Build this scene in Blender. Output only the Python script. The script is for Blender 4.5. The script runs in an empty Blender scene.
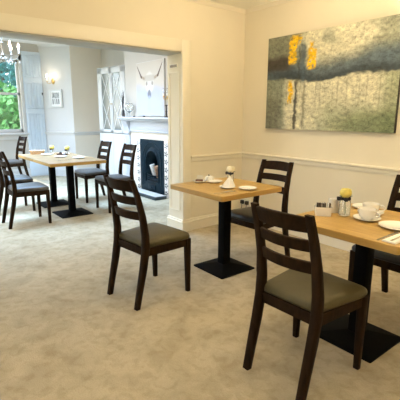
import bpy, bmesh, math, random
from math import pi, sin, cos, radians
from mathutils import Vector, Matrix, noise as mnoise

random.seed(7)
sc = bpy.context.scene
COL = sc.collection
V = Vector

# ------------------------------------------------------------------ materials
def new_mat(name):
    m = bpy.data.materials.new(name); m.use_nodes = True
    nt = m.node_tree
    return m, nt, nt.nodes['Principled BSDF']

def mat(name, col, rough=.5, metal=0., var=.06, scale=14., bump=0., bscale=60., coat=0., stretch=(1, 1, 1), spec=.5):
    """plain coloured surface with a little procedural variation"""
    m, nt, b = new_mat(name)
    N = nt.nodes; L = nt.links
    tc = N.new('ShaderNodeTexCoord'); mp = N.new('ShaderNodeMapping')
    mp.inputs['Scale'].default_value = stretch
    L.new(tc.outputs['Object'], mp.inputs['Vector'])
    nz = N.new('ShaderNodeTexNoise'); nz.inputs['Scale'].default_value = scale; nz.inputs['Detail'].default_value = 3
    L.new(mp.outputs[0], nz.inputs['Vector'])
    rp = N.new('ShaderNodeValToRGB')
    a = [max(0, c * (1 - var)) for c in col]; d = [min(1, c * (1 + var)) for c in col]
    rp.color_ramp.elements[0].position = .3; rp.color_ramp.elements[1].position = .7
    rp.color_ramp.elements[0].color = (*a, 1); rp.color_ramp.elements[1].color = (*d, 1)
    L.new(nz.outputs['Fac'], rp.inputs['Fac']); L.new(rp.outputs['Color'], b.inputs['Base Color'])
    b.inputs['Roughness'].default_value = rough; b.inputs['Metallic'].default_value = metal
    b.inputs['Specular IOR Level'].default_value = spec
    if coat: b.inputs['Coat Weight'].default_value = coat; b.inputs['Coat Roughness'].default_value = .15
    if bump:
        n2 = N.new('ShaderNodeTexNoise'); n2.inputs['Scale'].default_value = bscale; n2.inputs['Detail'].default_value = 4
        L.new(mp.outputs[0], n2.inputs['Vector'])
        bp = N.new('ShaderNodeBump'); bp.inputs['Strength'].default_value = bump; bp.inputs['Distance'].default_value = .01
        L.new(n2.outputs['Fac'], bp.inputs['Height']); L.new(bp.outputs[0], b.inputs['Normal'])
    return m

def glass_mat(name, col=(1, 1, 1), rough=.02):
    m, nt, b = new_mat(name)
    b.inputs['Base Color'].default_value = (*col, 1); b.inputs['Roughness'].default_value = rough
    b.inputs['Transmission Weight'].default_value = 1; b.inputs['IOR'].default_value = 1.45
    return m

def pane_mat(name):
    """thin window glass: mostly clear with a faint reflection"""
    m, nt, b = new_mat(name)
    N = nt.nodes; L = nt.links
    tr = N.new('ShaderNodeBsdfTransparent'); gl = N.new('ShaderNodeBsdfGlossy'); gl.inputs['Roughness'].default_value = .03
    mx = N.new('ShaderNodeMixShader'); mx.inputs[0].default_value = .08
    L.new(tr.outputs[0], mx.inputs[1]); L.new(gl.outputs[0], mx.inputs[2])
    L.new(mx.outputs[0], N['Material Output'].inputs['Surface'])
    return m

def emit_mat(name, col, strength):
    m, nt, b = new_mat(name)
    b.inputs['Base Color'].default_value = (*col, 1)
    b.inputs['Emission Color'].default_value = (*col, 1); b.inputs['Emission Strength'].default_value = strength
    return m

def vcol_mat(name, rough=.5, bump=.0, bscale=200):
    m, nt, b = new_mat(name)
    N = nt.nodes; L = nt.links
    a = N.new('ShaderNodeAttribute'); a.attribute_name = 'paint'
    L.new(a.outputs['Color'], b.inputs['Base Color']); b.inputs['Roughness'].default_value = rough
    if bump:
        tc = N.new('ShaderNodeTexCoord'); n2 = N.new('ShaderNodeTexNoise'); n2.inputs['Scale'].default_value = bscale
        L.new(tc.outputs['Object'], n2.inputs['Vector'])
        bp = N.new('ShaderNodeBump'); bp.inputs['Strength'].default_value = bump; bp.inputs['Distance'].default_value = .004
        L.new(n2.outputs['Fac'], bp.inputs['Height']); L.new(bp.outputs[0], b.inputs['Normal'])
    return m

def carpet_mat():
    m, nt, b = new_mat('mottled_beige_carpet')
    N = nt.nodes; L = nt.links
    tc = N.new('ShaderNodeTexCoord')
    n1 = N.new('ShaderNodeTexNoise'); n1.inputs['Scale'].default_value = 4.6; n1.inputs['Detail'].default_value = 5; n1.inputs['Roughness'].default_value = .62; n1.inputs['Distortion'].default_value = .45
    n2 = N.new('ShaderNodeTexNoise'); n2.inputs['Scale'].default_value = 140; n2.inputs['Detail'].default_value = 2
    n3 = N.new('ShaderNodeTexNoise'); n3.inputs['Scale'].default_value = 15; n3.inputs['Detail'].default_value = 4; n3.inputs['Distortion'].default_value = .6
    for n in (n1, n2, n3): L.new(tc.outputs['Object'], n.inputs['Vector'])
    rp = N.new('ShaderNodeValToRGB'); e = rp.color_ramp.elements
    e[0].position = .34; e[0].color = (.445, .378, .265, 1); e[1].position = .60; e[1].color = (.565, .49, .355, 1)
    L.new(n1.outputs['Fac'], rp.inputs['Fac'])
    r3 = N.new('ShaderNodeValToRGB'); e = r3.color_ramp.elements
    e[0].position = .36; e[0].color = (.88, .86, .83, 1); e[1].position = .52; e[1].color = (1, 1, 1, 1)
    L.new(n3.outputs['Fac'], r3.inputs['Fac'])
    r2 = N.new('ShaderNodeValToRGB'); e = r2.color_ramp.elements
    e[0].position = .3; e[0].color = (.88, .88, .88, 1); e[1].position = .7; e[1].color = (1, 1, 1, 1)
    L.new(n2.outputs['Fac'], r2.inputs['Fac'])
    m1 = N.new('ShaderNodeMixRGB'); m1.blend_type = 'MULTIPLY'; m1.inputs[0].default_value = 1
    m2 = N.new('ShaderNodeMixRGB'); m2.blend_type = 'MULTIPLY'; m2.inputs[0].default_value = 1
    L.new(rp.outputs[0], m1.inputs[1]); L.new(r3.outputs[0], m1.inputs[2])
    L.new(m1.outputs[0], m2.inputs[1]); L.new(r2.outputs[0], m2.inputs[2])
    L.new(m2.outputs[0], b.inputs['Base Color'])
    b.inputs['Roughness'].default_value = .95; b.inputs['Specular IOR Level'].default_value = .15
    bp = N.new('ShaderNodeBump'); bp.inputs['Strength'].default_value = .35; bp.inputs['Distance'].default_value = .01
    L.new(n2.outputs['Fac'], bp.inputs['Height']); L.new(bp.outputs[0], b.inputs['Normal'])
    return m

def wood_top_mat(name, c0, c1, c2):
    """oak butcher-block: long staves of slightly different tone with grain"""
    m, nt, b = new_mat(name)
    N = nt.nodes; L = nt.links
    tc = N.new('ShaderNodeTexCoord')
    br = N.new('ShaderNodeTexBrick'); br.inputs['Scale'].default_value = 1
    br.inputs['Brick Width'].default_value = .32; br.inputs['Row Height'].default_value = .045; br.inputs['Mortar Size'].default_value = .0006
    br.inputs['Color1'].default_value = (*c0, 1); br.inputs['Color2'].default_value = (*c1, 1); br.inputs['Mortar'].default_value = (*c2, 1)
    L.new(tc.outputs['Object'], br.inputs['Vector'])
    mp = N.new('ShaderNodeMapping'); mp.inputs['Scale'].default_value = (3, 45, 10)
    L.new(tc.outputs['Object'], mp.inputs['Vector'])
    nz = N.new('ShaderNodeTexNoise'); nz.inputs['Scale'].default_value = 2.; nz.inputs['Detail'].default_value = 5
    L.new(mp.outputs[0], nz.inputs['Vector'])
    rp = N.new('ShaderNodeValToRGB'); e = rp.color_ramp.elements
    e[0].position = .3; e[0].color = (.78, .72, .66, 1); e[1].position = .6; e[1].color = (1, 1, 1, 1)
    L.new(nz.outputs['Fac'], rp.inputs['Fac'])
    mx = N.new('ShaderNodeMixRGB'); mx.blend_type = 'MULTIPLY'; mx.inputs[0].default_value = 1
    L.new(br.outputs['Color'], mx.inputs[1]); L.new(rp.outputs[0], mx.inputs[2])
    L.new(mx.outputs[0], b.inputs['Base Color']); b.inputs['Roughness'].default_value = .38
    return m

def tile_mat():
    """black floral motifs on cream tiles, one tile every 0.13 m in height"""
    m, nt, b = new_mat('patterned_fire_tiles')
    N = nt.nodes; L = nt.links
    tc = N.new('ShaderNodeTexCoord')
    mp = N.new('ShaderNodeMapping'); mp.inputs['Scale'].default_value = (1 / .13, 1, 1 / .13)
    L.new(tc.outputs['Object'], mp.inputs['Vector'])
    sp = N.new('ShaderNodeSeparateXYZ'); L.new(mp.outputs[0], sp.inputs[0])
    def math_(op, a, bb=None):
        n = N.new('ShaderNodeMath'); n.operation = op
        for i, x in enumerate((a, bb)):
            if x is None: continue
            if isinstance(x, (int, float)): n.inputs[i].default_value = x
            else: L.new(x, n.inputs[i])
        return n.outputs[0]
    fz = math_('SUBTRACT', math_('FRACT', sp.outputs['Z']), .5)
    fx = sp.outputs['X']
    r = math_('SQRT', math_('ADD', math_('MULTIPLY', fx, fx), math_('MULTIPLY', fz, fz)))
    an = math_('ARCTAN2', fz, fx)
    pet = math_('ADD', math_('MULTIPLY', math_('COSINE', math_('MULTIPLY', an, 5)), .13), .27)
    flower = math_('LESS_THAN', r, pet)
    eye = math_('LESS_THAN', r, .1)
    dark = math_('SUBTRACT', flower, eye)
    mx = N.new('ShaderNodeMixRGB'); mx.inputs[1].default_value = (.78, .7, .62, 1); mx.inputs[2].default_value = (.05, .05, .05, 1)
    L.new(dark, mx.inputs[0]); L.new(mx.outputs[0], b.inputs['Base Color'])
    b.inputs['Roughness'].default_value = .25
    return m

M = dict(
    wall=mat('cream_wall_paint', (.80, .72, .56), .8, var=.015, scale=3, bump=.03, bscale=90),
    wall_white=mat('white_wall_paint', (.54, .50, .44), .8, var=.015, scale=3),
    wall_splay=mat('window_lit_white_wall', (.64, .63, .62), .8, var=.015, scale=3),  # white wall lightened to stand in for window light on the splay
    wall_greige=mat('greige_wall_paint', (.78, .70, .58), .8, var=.015, scale=3),
    ceil=mat('ceiling_paint', (.95, .92, .80), .85, var=.01, scale=3),
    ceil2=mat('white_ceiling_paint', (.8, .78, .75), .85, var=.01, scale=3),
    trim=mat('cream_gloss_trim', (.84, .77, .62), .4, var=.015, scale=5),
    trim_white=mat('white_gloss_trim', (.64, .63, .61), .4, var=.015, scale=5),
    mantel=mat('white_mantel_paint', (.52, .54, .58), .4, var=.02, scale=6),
    slab=mat('cream_stone_slab', (.72, .64, .53), .5, var=.05, scale=8),
    shutter=mat('pale_blue_white_shutter_paint', (.66, .74, .82), .45, var=.02, scale=5),
    carpet=carpet_mat(),
    chair=mat('espresso_stained_wood', (.021, .0105, .0045), .55, var=.35, scale=9, bump=.04, bscale=40, stretch=(5, 5, 1), spec=.07),
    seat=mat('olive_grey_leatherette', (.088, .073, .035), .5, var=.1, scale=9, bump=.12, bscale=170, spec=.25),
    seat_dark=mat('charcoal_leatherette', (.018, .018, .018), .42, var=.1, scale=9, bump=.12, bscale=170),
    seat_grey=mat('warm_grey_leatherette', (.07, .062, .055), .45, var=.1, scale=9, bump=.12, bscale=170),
    oak=wood_top_mat('oak_staves', (.57, .37, .115), (.49, .305, .085), (.30, .17, .05)),
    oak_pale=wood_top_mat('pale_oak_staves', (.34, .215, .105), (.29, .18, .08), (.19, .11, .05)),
    oak_edge=mat('oak_edge_band', (.46, .27, .065), .45, var=.12, scale=4, stretch=(1, 1, 8)),
    black=mat('black_powder_coat', (.004, .004, .0042), .55, var=.15, scale=40, bump=.05, bscale=300, spec=.03),
    iron=mat('blue_black_cast_iron', (.006, .017, .025), .38, metal=0, spec=.12, var=.25, scale=18, bump=.1, bscale=60),
    soot=mat('sooty_firebrick', (.006, .006, .006), .9),
    tiles=tile_mat(),
    hearth=mat('cream_hearth_stone', (.66, .62, .56), .4, var=.06, scale=10),
    soffit_shade=mat('shaded_soffit_grey', (.47, .46, .40), .6, var=.03),  # shade under the header put into the colour
    slate=mat('dark_slate_edge', (.03, .045, .055), .4, var=.2, scale=20),
    china=mat('white_china', (.93, .91, .86), .18, var=.01, scale=6, coat=.4),
    linen=mat('white_linen', (.93, .91, .86), .9, var=.03, scale=30, bump=.2, bscale=250),
    steel=mat('polished_steel', (.62, .6, .57), .22, metal=1, var=.03),
    brass=mat('aged_brass', (.62, .42, .15), .3, metal=1, var=.1),
    glass=glass_mat('clear_glass', (.97, .97, .95)),
    pane=pane_mat('window_pane'),
    obscure=mat('pale_obscured_glass', (.20, .21, .19), .12, var=.25, scale=7, stretch=(1, 1, .4)),
    pewter=mat('dull_pewter', (.30, .27, .22), .35, metal=.8, var=.1),
    ribbon=mat('black_ribbon', (.012, .011, .014), .6),
    stem=mat('green_stem', (.08, .16, .03), .6, var=.2),
    yellow=mat('yellow_rose_petals', (.80, .66, .16), .6, var=.12, scale=40),
    cream=mat('cream_rose_petals', (.85, .77, .55), .6, var=.08, scale=40),
    sachet=mat('brown_sachets', (.05, .03, .02), .5, var=.4, scale=30),
    cake=mat('brown_biscuit', (.10, .04, .02), .7, var=.3, scale=60),
    log=mat('split_log_wood', (.36, .19, .10), .8, var=.3, scale=30),
    birch=mat('pale_birch_bark', (.68, .63, .56), .8, var=.15, scale=30),
    twig=mat('dark_twigs', (.045, .035, .03), .7, var=.3),
    card=mat('white_card', (.8, .76, .66), .8, var=.02),
    bread=mat('wicker_tan', (.55, .36, .2), .8, var=.25, scale=60),
    foliage=mat('garden_leaves', (.16, .46, .14), .6, var=.5, scale=3),
    foliage2=mat('blue_green_leaves', (.10, .34, .34), .6, var=.5, scale=3),
    bark=mat('tree_bark', (.10, .08, .06), .9, var=.3),
    grass=mat('lawn', (.12, .25, .06), .95, var=.3, scale=4),
    bulb=emit_mat('lit_candle_bulb', (1, .84, .62), 9),
    globe=emit_mat('added_opal_globe', (1, .83, .56), 92),  # emission for the added ceiling globes; uplighter and dimmer versions follow
    globe_up=emit_mat('added_uplighter_bulb', (1, .83, .57), 430),
    globe_dim=emit_mat('added_dim_globe', (1, .83, .57), 42),
    globe_soft=emit_mat('added_soft_globe', (1, .83, .57), 62),
    globe_white=emit_mat('added_white_globe', (1, .88, .70), 60),
    paint=vcol_mat('abstract_oil_paint', .6, .12, 200),
    print_=vcol_mat('watercolour_print', .7),
    edge_dark=mat('dark_canvas_edge', (.02, .018, .015), .6),
)

# ------------------------------------------------------------------ mesh builder
class MB:
    def __init__(s): s.bm = bmesh.new()
    def _add(s, t, mtx=None):
        if mtx is not None: bmesh.ops.transform(t, matrix=mtx, verts=t.verts)
        me = bpy.data.meshes.new('_t'); t.to_mesh(me); t.free(); s.bm.from_mesh(me); bpy.data.meshes.remove(me)
        return s
    def box(s, lo, hi, bev=0, seg=2, mtx=None):
        t = bmesh.new(); bmesh.ops.create_cube(t, size=1)
        lo = V(lo); hi = V(hi); c = (lo + hi) / 2; d = hi - lo
        for v in t.verts: v.co = V((v.co.x * d.x, v.co.y * d.y, v.co.z * d.z)) + c
        if bev: bmesh.ops.bevel(t, geom=t.edges[:], offset=min(bev, .45 * min(d)), segments=seg, affect='EDGES', profile=.5)
        return s._add(t, mtx)
    def loft(s, loops, caps=True, closed=True, mtx=None):
        t = bmesh.new(); R = [[t.verts.new(p) for p in l] for l in loops]; n = len(R[0])
        for a, b in zip(R, R[1:]):
            for i in range(n if closed else n - 1):
                j = (i + 1) % n
                try: t.faces.new((a[i], a[j], b[j], b[i]))
                except ValueError: pass
        if caps:
            t.faces.new(list(reversed(R[0]))); t.faces.new(R[-1])
        bmesh.ops.recalc_face_normals(t, faces=t.faces[:])
        return s._add(t, mtx)
    def lathe(s, prof, c=(0, 0, 0), seg=28, mtx=None):
        """prof: (radius, z) pairs; open ends at radius 0 are closed to a point"""
        t = bmesh.new(); rings = []
        for r, z in prof:
            if r < 1e-6: rings.append([t.verts.new((0, 0, z))])
            else: rings.append([t.verts.new((r * cos(2 * pi * i / seg), r * sin(2 * pi * i / seg), z)) for i in range(seg)])
        for a, b in zip(rings, rings[1:]):
            for i in range(seg):
                j = (i + 1) % seg
                if len(a) == 1 and len(b) == 1: continue
                if len(a) == 1: t.faces.new((a[0], b[i], b[j]))
                elif len(b) == 1: t.faces.new((a[i], a[j], b[0]))
                else: t.faces.new((a[i], a[j], b[j], b[i]))
        bmesh.ops.recalc_face_normals(t, faces=t.faces[:])
        bmesh.ops.translate(t, verts=t.verts, vec=V(c))
        return s._add(t, mtx)
    def tube(s, pts, r, seg=10, mtx=None):
        pts = [V(p) for p in pts]; loops = []
        rs = r if isinstance(r, (list, tuple)) else [r] * len(pts)
        up = None
        for i, p in enumerate(pts):
            d = (pts[min(i + 1, len(pts) - 1)] - pts[max(i - 1, 0)]).normalized()
            if up is None: up = V((0, 0, 1)) if abs(d.z) < .9 else V((1, 0, 0))
            x = d.cross(up).normalized(); y = x.cross(d).normalized(); up = y
            loops.append([p + rs[i] * (x * cos(2 * pi * k / seg) + y * sin(2 * pi * k / seg)) for k in range(seg)])
        return s.loft(loops, mtx=mtx)
    def ball(s, c, r, sub=2, sq=(1, 1, 1), mtx=None):
        t = bmesh.new(); bmesh.ops.create_icosphere(t, subdivisions=sub, radius=r)
        for v in t.verts: v.co = V((v.co.x * sq[0], v.co.y * sq[1], v.co.z * sq[2])) + V(c)
        return s._add(t, mtx)
    def build(s, name, m, parent=None, angle=40, loc=None):
        me = bpy.data.meshes.new(name); s.bm.to_mesh(me); s.bm.free()
        for p in me.polygons: p.use_smooth = True
        me.set_sharp_from_angle(angle=radians(angle))
        me.materials.append(m)
        o = bpy.data.objects.new(name, me); COL.objects.link(o)
        if parent is not None: o.parent = parent
        if loc is not None: o.location = loc
        return o

def tag(o, label, cat, group=None):
    o['label'] = label; o['category'] = cat
    if group: o['group'] = group
    return o
def thing(name, label, cat, loc=(0, 0, 0), rz=0, group=None):
    o = bpy.data.objects.new(name, None); COL.objects.link(o)
    o.empty_display_size = .05
    o.location = loc; o.rotation_euler = (0, 0, rz)
    return tag(o, label, cat, group)
def struct(o): o['kind'] = 'structure'; return o
KIDS = {}
def copy_tree(o, parent=None):
    c = o.copy(); COL.objects.link(c)
    if parent is not None: c.parent = parent
    for ch in list(o.children): copy_tree(ch, c)
    return c
def place(src, loc, rz, label, group=None):
    c = copy_tree(src); c.location = loc; c.rotation_euler = (0, 0, rz); c['label'] = label
    if group: c['group'] = group
    return c

def rrect(hx, hy, r, z, n=5, cx=0, cy=0):
    out = []
    for qx, qy, a0 in ((1, 1, 0), (-1, 1, pi / 2), (-1, -1, pi), (1, -1, 3 * pi / 2)):
        for k in range(n + 1):
            a = a0 + pi / 2 * k / n
            out.append(V((cx + qx * (hx - r) + r * cos(a), cy + qy * (hy - r) + r * sin(a), z)))
    return out

def moulding(mb, p0, p1, nrm, prof):
    """run a (out, up) profile along p0->p1; nrm points into the room"""
    p0, p1, nrm = V(p0), V(p1), V(nrm)
    mb.loft([[p + nrm * a + V((0, 0, b)) for a, b in prof] for p in (p0, p1)])

# ------------------------------------------------------------------ room shell
H1, H2 = 2.56, 2.78
JY = -.945        # right jamb of the wide opening
HZ = 2.005        # underside of its header
WT = .27          # thickness of the wall between the rooms
LY = -4.3

def slab(name, m, boxes, bev=0):
    mb = MB()
    for lo, hi in boxes: mb.box(lo, hi, bev)
    return struct(mb.build(name, m))

slab('floor', M['carpet'], [((-5.6, -6.2, -.1), (5.2, .6, 0))])
slab('ceiling', M['ceil'], [((0, -6.2, H1), (5.2, .1, H1 + .1))])
RX0, RX1, RY0, RY1 = -3.7, -1.5, -2.9, -.7      # unseen rooflight added to light the next room's floor
slab('ceiling', M['ceil2'], [((-5.6, -5.0, H2), (RX0, .6, H2 + .1)), ((RX1, -5.0, H2), (-WT, .6, H2 + .1)), ((RX0, -5.0, H2), (RX1, RY0, H2 + .1)), ((RX0, RY1, H2), (RX1, .6, H2 + .1))])
slab('wall_right', M['wall'], [((0, 0, 0), (5.2, .12, H1))])
slab('wall_left', M['wall'], [((-WT, JY, 0), (0, .5, H2)), ((-WT, LY, HZ), (0, JY, H2)), ((-WT, -6.2, 0), (0, LY, H2))])
# wall behind the camera with a window opening, and the wall at the camera's right hand
slab('wall_front', M['wall'], [((0, -6.2, 0), (1.1, -6.08, H1)), ((2.9, -6.2, 0), (5.2, -6.08, H1)), ((1.1, -6.2, 0), (2.9, -6.08, .75)), ((1.1, -6.2, 2.25), (2.9, -6.08, H1))])
slab('wall_side', M['wall'], [((5.08, -6.1, 0), (5.2, .1, H1))])
# next room
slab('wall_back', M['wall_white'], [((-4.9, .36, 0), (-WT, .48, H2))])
slab('wall_alcove', M['wall_greige'], [((-4.92, -.33, 0), (-4.8, .48, H2))])
sp0, sp1 = V((-4.8, -.33, 0)), V((-5.4, -.77, 0))
sd = (sp1 - sp0).normalized(); sn = V((-sd.y, sd.x, 0))
if sn.x < 0: sn = -sn
mb = MB()
mb.loft([[sp0 + V((0, 0, z)), sp1 + V((0, 0, z)), sp1 - sn * .1 + V((0, 0, z)), sp0 - sn * .1 + V((0, 0, z))] for z in (0, H2)])
struct(mb.build('wall_splay', M['wall_splay']))
WY0, WY1, WZ0, WZ1 = -2.75, -1.20, .97, 2.43
slab('wall_bay', M['wall_white'], [((-5.52, WY1, 0), (-5.4, -.66, H2)), ((-5.52, -5, 0), (-5.4, WY0, H2)),
                                   ((-5.52, WY0, 0), (-5.4, WY1, WZ0)), ((-5.52, WY0, WZ1), (-5.4, WY1, H2))])
# side wall of the next room (out of frame, left) with a large window opening added for daylight
SX0, SX1, SZ0, SZ1 = -4.9, -1.9, .35, 2.6
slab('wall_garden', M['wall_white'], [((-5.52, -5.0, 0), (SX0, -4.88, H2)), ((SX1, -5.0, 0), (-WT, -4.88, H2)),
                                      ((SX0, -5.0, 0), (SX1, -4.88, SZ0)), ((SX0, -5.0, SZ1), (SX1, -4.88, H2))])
# chimney breast, left hollow behind the iron fireplace
BX0, BX1, BY = -3.10, -1.25, .02
IX0, IX1, IZ = -2.56, -1.80, .93
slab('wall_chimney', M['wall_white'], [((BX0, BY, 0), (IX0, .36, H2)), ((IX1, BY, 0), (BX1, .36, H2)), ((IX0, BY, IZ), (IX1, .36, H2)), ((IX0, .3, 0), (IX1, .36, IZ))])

# skirting boards, dado rails, cornice, architrave
SK = [(0, 0), (.018, 0), (.018, .10), (.024, .105), (.024, .118), (.014, .124), (.012, .14), (.004, .146), (0, .146)]
mb = MB(); moulding(mb, (0, 0, 0), (5.08, 0, 0), (0, -1, 0), SK); struct(mb.build('baseboard_right', M['trim']))
mb = MB(); moulding(mb, (0, 0, 0), (0, -.825, 0), (1, 0, 0), SK); struct(mb.build('baseboard_left', M['trim']))
mb = MB(); moulding(mb, (.018, JY, 0), (-WT - .018, JY, 0), (0, -1, 0), SK)
moulding(mb, (.018, JY - .018, 0), (.018, -.825, 0), (1, 0, 0), [(a * .9, b) for a, b in SK])
struct(mb.build('baseboard_jamb', M['trim']))
SKW = [(a, b * 1.3) for a, b in SK]
mb = MB(); moulding(mb, (-4.8, .36, 0), (-4.8, -.33, 0), (1, 0, 0), SKW); moulding(mb, sp0, sp1, sn, SKW); moulding(mb, (-5.4, -.77, 0), (-5.4, -5, 0), (1, 0, 0), SKW)
struct(mb.build('baseboard_far', M['trim_white']))
mb = MB(); moulding(mb, (BX1, BY, 0), (BX1, .36, 0), (1, 0, 0), SKW); moulding(mb, (BX1, .36, 0), (-WT, .36, 0), (0, -1, 0), SKW)
struct(mb.build('baseboard_back', M['trim_white']))
DR = [(0, 0), (.008, 0), (.012, .006), (.012, .018), (.018, .022), (.018, .042), (.026, .048), (.034, .056), (.034, .066), (.026, .072), (0, .074)]
mb = MB(); moulding(mb, (0, 0, .815), (5.08, 0, .815), (0, -1, 0), DR); struct(mb.build('trim_1', M['trim']))
mb = MB(); moulding(mb, (0, 0, .815), (0, -.825, .815), (1, 0, 0), DR); struct(mb.build('trim_2', M['trim']))
mb = MB(); moulding(mb, (-4.8, .36, .90), (-4.8, -.33, .90), (1, 0, 0), DR); moulding(mb, sp0 + V((0, 0, .90)), sp1 + V((0, 0, .90)), sn, DR); struct(mb.build('trim_3', M['trim_white']))
CR = [(0, 0), (0, -.035), (.010, -.035), (.014, -.022), (.028, -.012), (.034, 0)]
mb = MB(); moulding(mb, (0, 0, H1), (5.08, 0, H1), (0, -1, 0), CR); moulding(mb, (0, 0, H1), (0, -6.08, H1), (1, 0, 0), CR); struct(mb.build('trim_4', M['trim']))
CW = [(a * 1.6, b * 1.6) for a, b in CR]
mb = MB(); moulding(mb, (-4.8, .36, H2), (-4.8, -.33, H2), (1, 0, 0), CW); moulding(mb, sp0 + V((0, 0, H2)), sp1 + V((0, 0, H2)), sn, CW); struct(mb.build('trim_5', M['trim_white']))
mb = MB()   # architrave of the opening: right leg, head, left leg
mb.box((0, JY, 0), (.02, -.83, 2.13), .004); mb.box((0, LY - .115, HZ), (.02, JY + .001, 2.13), .004); mb.box((0, LY - .115, 0), (.02, LY, HZ), .004)
struct(mb.build('trim_6', M['trim']))
mb = MB()   # raised panel moulding on the jamb reveal
for lo, hi in [((-.235, -.953, .25), (-.222, JY, 1.80)), ((-.05, -.953, .25), (-.037, JY, 1.80)), ((-.235, -.953, 1.80), (-.037, JY, 1.813)), ((-.235, -.953, .237), (-.037, JY, .25))]:
    mb.box(lo, hi, .003)
struct(mb.build('trim_7', M['trim']))
mb = MB(); mb.box((-.005, -.834, 0), (.012, -.824, 2.13), .003); struct(mb.build('trim_8', M['trim']))

mb = MB(); mb.box((-WT, LY, HZ - .012), (.0, JY, HZ), .002); struct(mb.build('trim_10', M['soffit_shade']))  # soffit board; its grey stands in for the shade on the underside

# windows
def sash(name, lo, hi, axis, cols=1):
    """a sliding sash frame with panes set in the wall opening; axis is the wall normal"""
    root = bpy.data.objects.new(name, None); COL.objects.link(root); struct(root)
    lo, hi = V(lo), V(hi); root.location = (lo + hi) / 2; root.location.z = lo.z
    o = root.location.copy(); a, b = lo - o, hi - o
    h = 1 - axis
    fr = MB(); gl = MB()
    def bar(u0, u1, z0, z1, d0=0, d1=1):
        p = [0, 0, z0]; q = [0, 0, z1]
        p[h] = u0; q[h] = u1
        p[axis] = a[axis] + (b[axis] - a[axis]) * d0; q[axis] = a[axis] + (b[axis] - a[axis]) * d1
        fr.box(p, q, .004)
    u0, u1 = a[h], b[h]; zt = b.z; t = .045; zm = zt * .54
    bar(u0, u0 + t, 0, zt); bar(u1 - t, u1, 0, zt); bar(u0, u1, 0, t + .02); bar(u0, u1, zt - t, zt); bar(u0, u1, zm - .025, zm + .025)
    for k in range(1, cols):
        u = u0 + (u1 - u0) * k / cols; bar(u - .014, u + .014, 0, zt, .3, .7)
    fr.build('window_frame', M['trim_white'], root)
    p = [0, 0, t]; q = [0, 0, zt - t]; p[h] = u0 + t; q[h] = u1 - t
    mid = (a[axis] + b[axis]) / 2; p[axis] = mid - .003; q[axis] = mid + .003
    gl.box(p, q); gl.build('pane', M['pane'], root)
    return root
sash('window_1', (-5.50, WY0, WZ0), (-5.45, WY1, WZ1), 0, 2)
sash('added_window_2', (SX0, -4.97, SZ0), (SX1, -4.92, SZ1), 1, 4)  # unseen side window, added to brighten the next room
sash('window_3', (1.1, -6.17, .75), (2.9, -6.12, 2.25), 1, 3)
rl = bpy.data.objects.new('added_rooflight', None); COL.objects.link(rl); struct(rl); rl.location = ((RX0 + RX1) / 2, (RY0 + RY1) / 2, H2 + .06)  # made-up rooflight, added for its light and hidden by the header
mb = MB(); ax, ay = (RX1 - RX0) / 2, (RY1 - RY0) / 2
for k in range(5): x = -ax + .03 + (2 * ax - .06) * k / 4; mb.box((x - .03, -ay, -.03), (x + .03, ay, .03), .004)
for y in (-ay + .03, 0, ay - .03): mb.box((-ax, y - .03, -.028), (ax, y + .03, .028), .004)
mb.build('window_frame', M['trim_white'], rl)
mb = MB(); mb.box((-ax, -ay, -.004), (ax, ay, .004)); mb.build('pane', M['pane'], rl)
mb = MB()   # casing and sill of the visible window
mb.box((-5.4, WY1, WZ0 - .03), (-5.375, WY1 + .06, WZ1 + .1), .006); mb.box((-5.4, WY0 - .1, WZ0 - .03), (-5.375, WY0, WZ1 + .1), .006)
mb.box((-5.4, WY0 - .1, WZ1), (-5.375, WY1 + .06, WZ1 + .1), .006); mb.box((-5.45, WY0 - .13, WZ0 - .05), (-5.30, WY1 + .08, WZ0 - .01), .012)
mb.box((-5.4, WY0 - .08, WZ0 - .15), (-5.375, WY1 + .08, WZ0 - .05), .006)
struct(mb.build('trim_9', M['trim_white']))

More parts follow.
